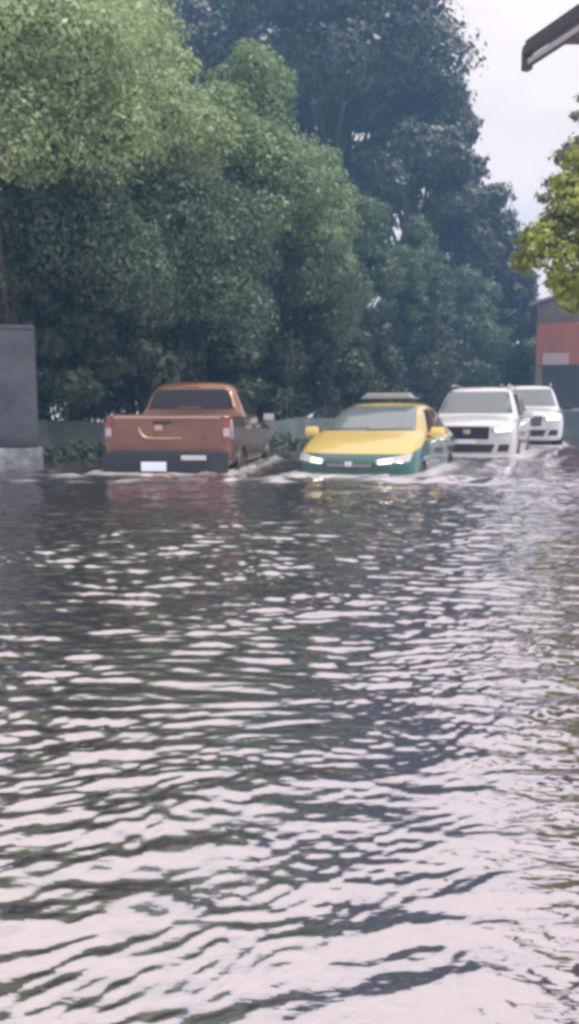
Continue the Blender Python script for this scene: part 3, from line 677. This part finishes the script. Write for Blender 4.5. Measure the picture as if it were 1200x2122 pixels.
# right-hand tree overhanging the street
def right_tree():
    p = at(1300, 865, 13.5); s = 1700 / 13.5
    rg = np.random.default_rng(51)
    t = empty('roadside_tree', (p.x, 13.5, -.4), 0, 'yellow green tree reaching in from the right edge of the photo', 'tree')
    def lum(px, py, rp, dy=0): return ((px - 600) / s - p.x, dy, EYE + (865 - py) / s + .4, rp / s, rp / s, rp / s * .85)
    lp = [lum(1098, 515, 40), lum(1084, 545, 32, .2), lum(1090, 500, 26, -.1), lum(1150, 560, 48, -.2), lum(1190, 590, 44), lum(1175, 500, 55, .3), lum(1165, 440, 48), lum(1195, 400, 45, .2), lum(1145, 470, 36, .4), lum(1185, 350, 34, .2),
          lum(1250, 420, 90, .4), lum(1260, 540, 90, -.3), lum(1340, 480, 110), lum(1400, 400, 120, .5), lum(1330, 320, 80), lum(1230, 330, 50), lum(1420, 540, 100, -.5), lum(1150, 395, 26, .1), lum(1120, 500, 26), lum(1140, 598, 26), lum(1175, 622, 34, .1), lum(1215, 640, 40, -.1)]
    leaves('crown', lp, 17000, .085, rg, LF_right, t, .4, spray=.2)
    bm = bmesh.new(); tx_ = 0.6
    add_tube(bm, [(tx_, 0, -.2), (tx_ + .05, 0, 2), (tx_ - .05, 0, 3.6), (tx_ - .2, 0, 5)], [.2, .16, .12, .05], 10)
    for L_ in lp:
        s0 = Vector((tx_, 0, 2.4 + random.random() * 1.4)); e = Vector(L_[:3]); add_tube(bm, [s0, s0.lerp(e, .5) + Vector((0, 0, .15)), e], [.06, .04, .012], 6)
    bm_link('trunk', bm, M_bark, t, 60)
    p = at(1235, 865, 19); s = 1700 / 19
    t = empty('slender_tree', (p.x, 19, -.4), 0, 'thin greyish tree with sparse leaves behind the yellow green one', 'tree')
    def lum(px, py, rp, dy=0): return ((px - 600) / s - p.x, dy, EYE + (865 - py) / s + .4, rp / s * 1.1, rp / s, rp / s * .7)
    lp = [lum(1190, 235, 20), lum(1165, 272, 12), lum(1200, 290, 20), lum(1150, 350, 26), lum(1180, 330, 30), lum(1130, 400, 22), lum(1230, 260, 45), lum(1260, 330, 60), lum(1215, 390, 50), lum(1110, 430, 14), lum(1250, 200, 30)]
    leaves('crown', lp, 3000, .11, rg, LF_grey, t, .3, spray=.3)
    bm = bmesh.new(); add_tube(bm, [(.3, 0, -.2), (.25, 0, 3), (.15, 0, 6), (.1, 0, 8)], [.11, .09, .06, .02], 8)
    for L_ in lp:
        e = Vector(L_[:3]); s0 = Vector((.15, 0, e.z * .8)); add_tube(bm, [s0, e], [.03, .01], 5)
    bm_link('trunk', bm, M_bark, t, 60)
right_tree()

# ------------------------------------------------------------------ WALL, PIER, BUILDING, AWNING
M_conc = mat('stained concrete', (.085, .095, .105), .85, noise=(1.6, (.035, .05, .05), .38, .66), bump=(9, .5))
M_conc_d = mat('dark grey render', (.07, .07, .09), .85, noise=(1.7, (.03, .035, .045), .38, .62), bump=(9, .4))
wall_pts = [(-9.0, 10.8), (-6.1, 14.4), (-4.2, 16.5), (-1.9, 19.3), (.4, 22.8), (2.3, 26.5), (4.8, 32), (8.3, 40), (13, 52)]
bm = bmesh.new()
for (x0, y0), (x1, y1) in zip(wall_pts, wall_pts[1:]):
    a = Vector((x0, y0, 0)); b = Vector((x1, y1, 0)); d = b - a
    n = max(2, int(d.length / .8)); off = Vector((-d.y, d.x, 0)).normalized() * .22
    prev = None
    for k in range(n + 1):
        q = a + d * (k / n); top = .74 + .05 * math.sin(q.x * 2.1) + .03 * math.sin(q.x * 5.7)
        ring = [bm.verts.new(v) for v in (q - off * .3 + Vector((0, 0, -.6)), q - off * .1 + Vector((0, 0, top - .04)), q + Vector((0, 0, top)), q + off + Vector((0, 0, top)), q + off + Vector((0, 0, -.6)))]
        if prev:
            for i in range(4): bm.faces.new((prev[i], prev[i + 1], ring[i + 1], ring[i]))
        prev = ring
wl = bm_link('low_wall', bm, M_conc, None, 40)
tag(wl, 'low stained concrete wall running along the water under the row of trees', 'wall')
# vegetation hanging over the foot of the wall
for i, (px, Y, lb) in enumerate([(150, 15.1, 'weed clump on the bank close left of the pickup'), (600, 21.2, 'weed clump at the wall between pickup and taxi')]):
    p = at(px, 865, Y); rg = np.random.default_rng(300 + i)
    t = empty('weed_clump', (p.x, Y, -.3), 0, lb, 'weeds', 'weed clumps at the foot of the low wall')
    leaves('leaf_mass', [(k * .35 - .7, rg.uniform(-.1, .1), .42 + rg.uniform(-.08, .1), .3, .2, .22) for k in range(5)], 700, .08, rg, LF_under, t, .4)
# gate pier
p = at(28, 865, 14.6)
pier = empty('gate_pier', (p.x, 14.6, -.5), R(14), 'square grey gate pier at the left edge, pale plinth and dark top', 'pier')
bm = bmesh.new(); add_box(bm, (0, 0, 1.75), (.80, .60, 2.1), bevel=.02); bm_link('shaft', bm, M_conc_d, pier, 40)
bm = bmesh.new(); add_box(bm, (0, 0, .32), (.95, .75, .90), bevel=.03); bm_link('plinth', bm, mat('pale plinth', (.20, .22, .26), .8, noise=(2.5, (.07, .085, .09), .4, .6)), pier, 40)
bm = bmesh.new(); add_box(bm, (0, 0, 2.84), (.82, .62, .08), bevel=.02); bm_link('cap', bm, M_conc_d, pier, 40)
bm = bmesh.new(); add_box(bm, (0, -.31, .83), (.5, .03, .08), bevel=.01); bm_link('slot', bm, M_black, pier)

# shop building far right
def shop():
    Y = 42.0; p = at(1106, 865, Y); s = 1700 / Y
    t = empty('shop_building', (p.x, Y, -.4), R(-17), 'grey gabled shop building with red front band under the right-hand tree', 'building')
    z = lambda py: EYE + (865 - py) / s + .4
    W = 9.0; Dp = 8.0
    bm = bmesh.new()
    prof = [(0, 0), (W, 0), (W, z(640)), (W / 2, z(560)), (0, z(640))]
    # outer walls with a shopfront opening
    def slab(x0, x1, z0, z1, y0=0, y1=.2): add_box(bm, ((x0 + x1) / 2, (y0 + y1) / 2, (z0 + z1) / 2), (x1 - x0, y1 - y0, z1 - z0))
    slab(0, .35, 0, z(762)); slab(W - .35, W, 0, z(762)); slab(4.3, 4.6, 0, z(762)); slab(0, W, z(762), z(640))
    slab(0, .2, 0, z(640), .2, Dp); slab(W - .2, W, 0, z(640), .2, Dp); slab(.2, W - .2, 0, z(640), Dp - .2, Dp)
    f = [bm.verts.new(v) for v in ((0, 0, z(640)), (W, 0, z(640)), (W / 2, 0, z(585)))]; g = [bm.verts.new(v) for v in ((0, .2, z(640)), (W, .2, z(640)), (W / 2, .2, z(585)))]
    bm.faces.new(f); bm.faces.new(g[::-1])
    for i in range(3): bm.faces.new((f[i], g[i], g[(i + 1) % 3], f[(i + 1) % 3]))
    bm_link('wall', bm, mat('grey rendered wall', (.20, .17, .15), .85, noise=(1.2, (.12, .10, .09), .4, .65)), t)
    bm = bmesh.new()
    for x0, x1 in ((-.4, W / 2), (W + .4, W / 2)):
        zz0 = z(640) - .05 if True else 0
        a = [(x0, -.5, zz0), (x1, -.5, z(585) + .10), (x1, Dp, z(585) + .10), (x0, Dp, zz0)]
        v = [bm.verts.new(q) for q in a] + [bm.verts.new((q[0], q[1], q[2] + .12)) for q in a]
        bm.faces.new(v[:4]); bm.faces.new(v[4:][::-1])
        for i in range(4): bm.faces.new((v[i], v[(i + 1) % 4], v[4 + (i + 1) % 4], v[4 + i]))
    bm_link('roof', bm, mat('grey roof sheet', (.15, .14, .14), .7), t)
    bm = bmesh.new(); add_box(bm, (W / 2, -.16, (z(676) + z(758)) / 2), (W - .05, .26, z(676) - z(758)), bevel=.03)
    bm_link('front_band', bm, mat('red fascia', (.30, .075, .045), .6, noise=(.9, (.20, .07, .05), .35, .65)), t)
    bm = bmesh.new(); add_box(bm, (.95, -.34, z(748)), (1.25, .06, .55), bevel=.02); bm_link('sign_panel', bm, mat('pale sign', (.30, .24, .26), .6), t)
    bm = bmesh.new()
    for x0, x1 in ((.35, 4.3), (4.6, W - .35)):
        for k in range(14): add_box(bm, ((x0 + x1) / 2, .28 + .02 * (k % 2), .12 + k * (z(762) / 14)), (x1 - x0, .04, z(762) / 14 - .01))
    bm_link('roller_shutter', bm, mat('dark shutter', (.03, .035, .05), .6), t)
    # low wall in front
    p = at(1150, 865, 36)
    fw = empty('boundary_wall', (p.x, 36, -.5), R(-4), 'low pale grey wall beyond the farther white SUV at right edge', 'wall')
    bm = bmesh.new(); add_box(bm, (4.5, 0, .78), (9, .2, 1.56)); bm_link('panel', bm, M_conc, fw)
    bm = bmesh.new(); add_box(bm, (4.5, 0, 1.62), (9.1, .30, .12), bevel=.02); bm_link('coping', bm, mat('coping', (.2, .2, .22), .8), fw)
shop()

# awning at top right: dark beam with thin lower rail
def awning():
    a = at(1088, 112, 7.25); b = at(1200, 44, 6.62); d = (b - a); d.z = 0; d.normalize(); hgt = a.z
    t = empty('awning', (a.x, a.y, 0), 0, 'dark metal awning edge jutting into the sky at the top right corner', 'awning')
    o = Vector((0, 0, hgt)); Ln = 5.0
    def beam(z0, hh, th, off=0):
        bm = bmesh.new(); ang = math.atan2(d.y, d.x)
        add_box(bm, o + d * Ln / 2 + Vector((0, 0, z0)), (Ln, th, hh), Matrix.Rotation(ang, 4, 'Z'), bevel=.008); return bm
    mb = mat('dark brown steel', (.055, .045, .055), .5, .3); ml = mat('light steel', (.42, .38, .42), .45, .4)
    bm_link('front_beam', beam(.015, .085, .06), mb, t)
    bm_link('lower_rail', beam(-.115, .022, .03), mb, t)
    bm = bmesh.new(); add_box(bm, o + Vector((0.02, 0, -.045)), (.075, .07, .17), Matrix.Rotation(math.atan2(d.y, d.x), 4, 'Z'), bevel=.01); bm_link('end_bracket', bm, mb, t)
    bm = bmesh.new(); add_box(bm, o + d * Ln / 2 + Vector((0, 0, -.08)), (Ln, .012, .05), Matrix.Rotation(math.atan2(d.y, d.x), 4, 'Z')); bm_link('glazing_strip', bm, ml, t)
    pr = Vector((-d.y, d.x, 0)); pr = pr if pr.x > 0 else -pr
    bm = bmesh.new()
    v = [bm.verts.new(q) for q in (o + Vector((0, 0, .075)), o + d * Ln + Vector((0, 0, .075)), o + d * Ln + pr * 2.2 + Vector((0, 0, .075)), o + d * .8 + pr * 2.2 + Vector((0, 0, .075)))]
    e = bmesh.ops.extrude_face_region(bm, geom=[bm.faces.new(v)])
    for q in e['geom']:
        if isinstance(q, bmesh.types.BMVert): q.co.z += .03
    bm_link('roof_sheet', bm, mb, t)
    bm = bmesh.new(); q = o + d * 2.2 + pr * 2.0; add_tube(bm, [(q.x, q.y, -.5), (q.x, q.y, hgt + .05)], .05, 10); bm_link('post', bm, mb, t)
awning()

# ------------------------------------------------------------------ HAZE: damp air over the flood
bm = bmesh.new(); add_box(bm, (0, 0, 17.2), (304, 304, 38.0))
hz = bm_link('haze', bm, None); hm = bpy.data.materials.new('haze'); hm.use_nodes = True; t = hm.node_tree; t.nodes.clear()
o = t.nodes.new('ShaderNodeOutputMaterial'); pv = t.nodes.new('ShaderNodeVolumePrincipled')
pv.inputs['Color'].default_value = (.30, .57, 1, 1); pv.inputs['Density'].default_value = .0040; pv.inputs['Anisotropy'].default_value = .1
t.links.new(pv.outputs[0], o.inputs['Volume']); hz.data.materials.append(hm); hz['kind'] = 'stuff'
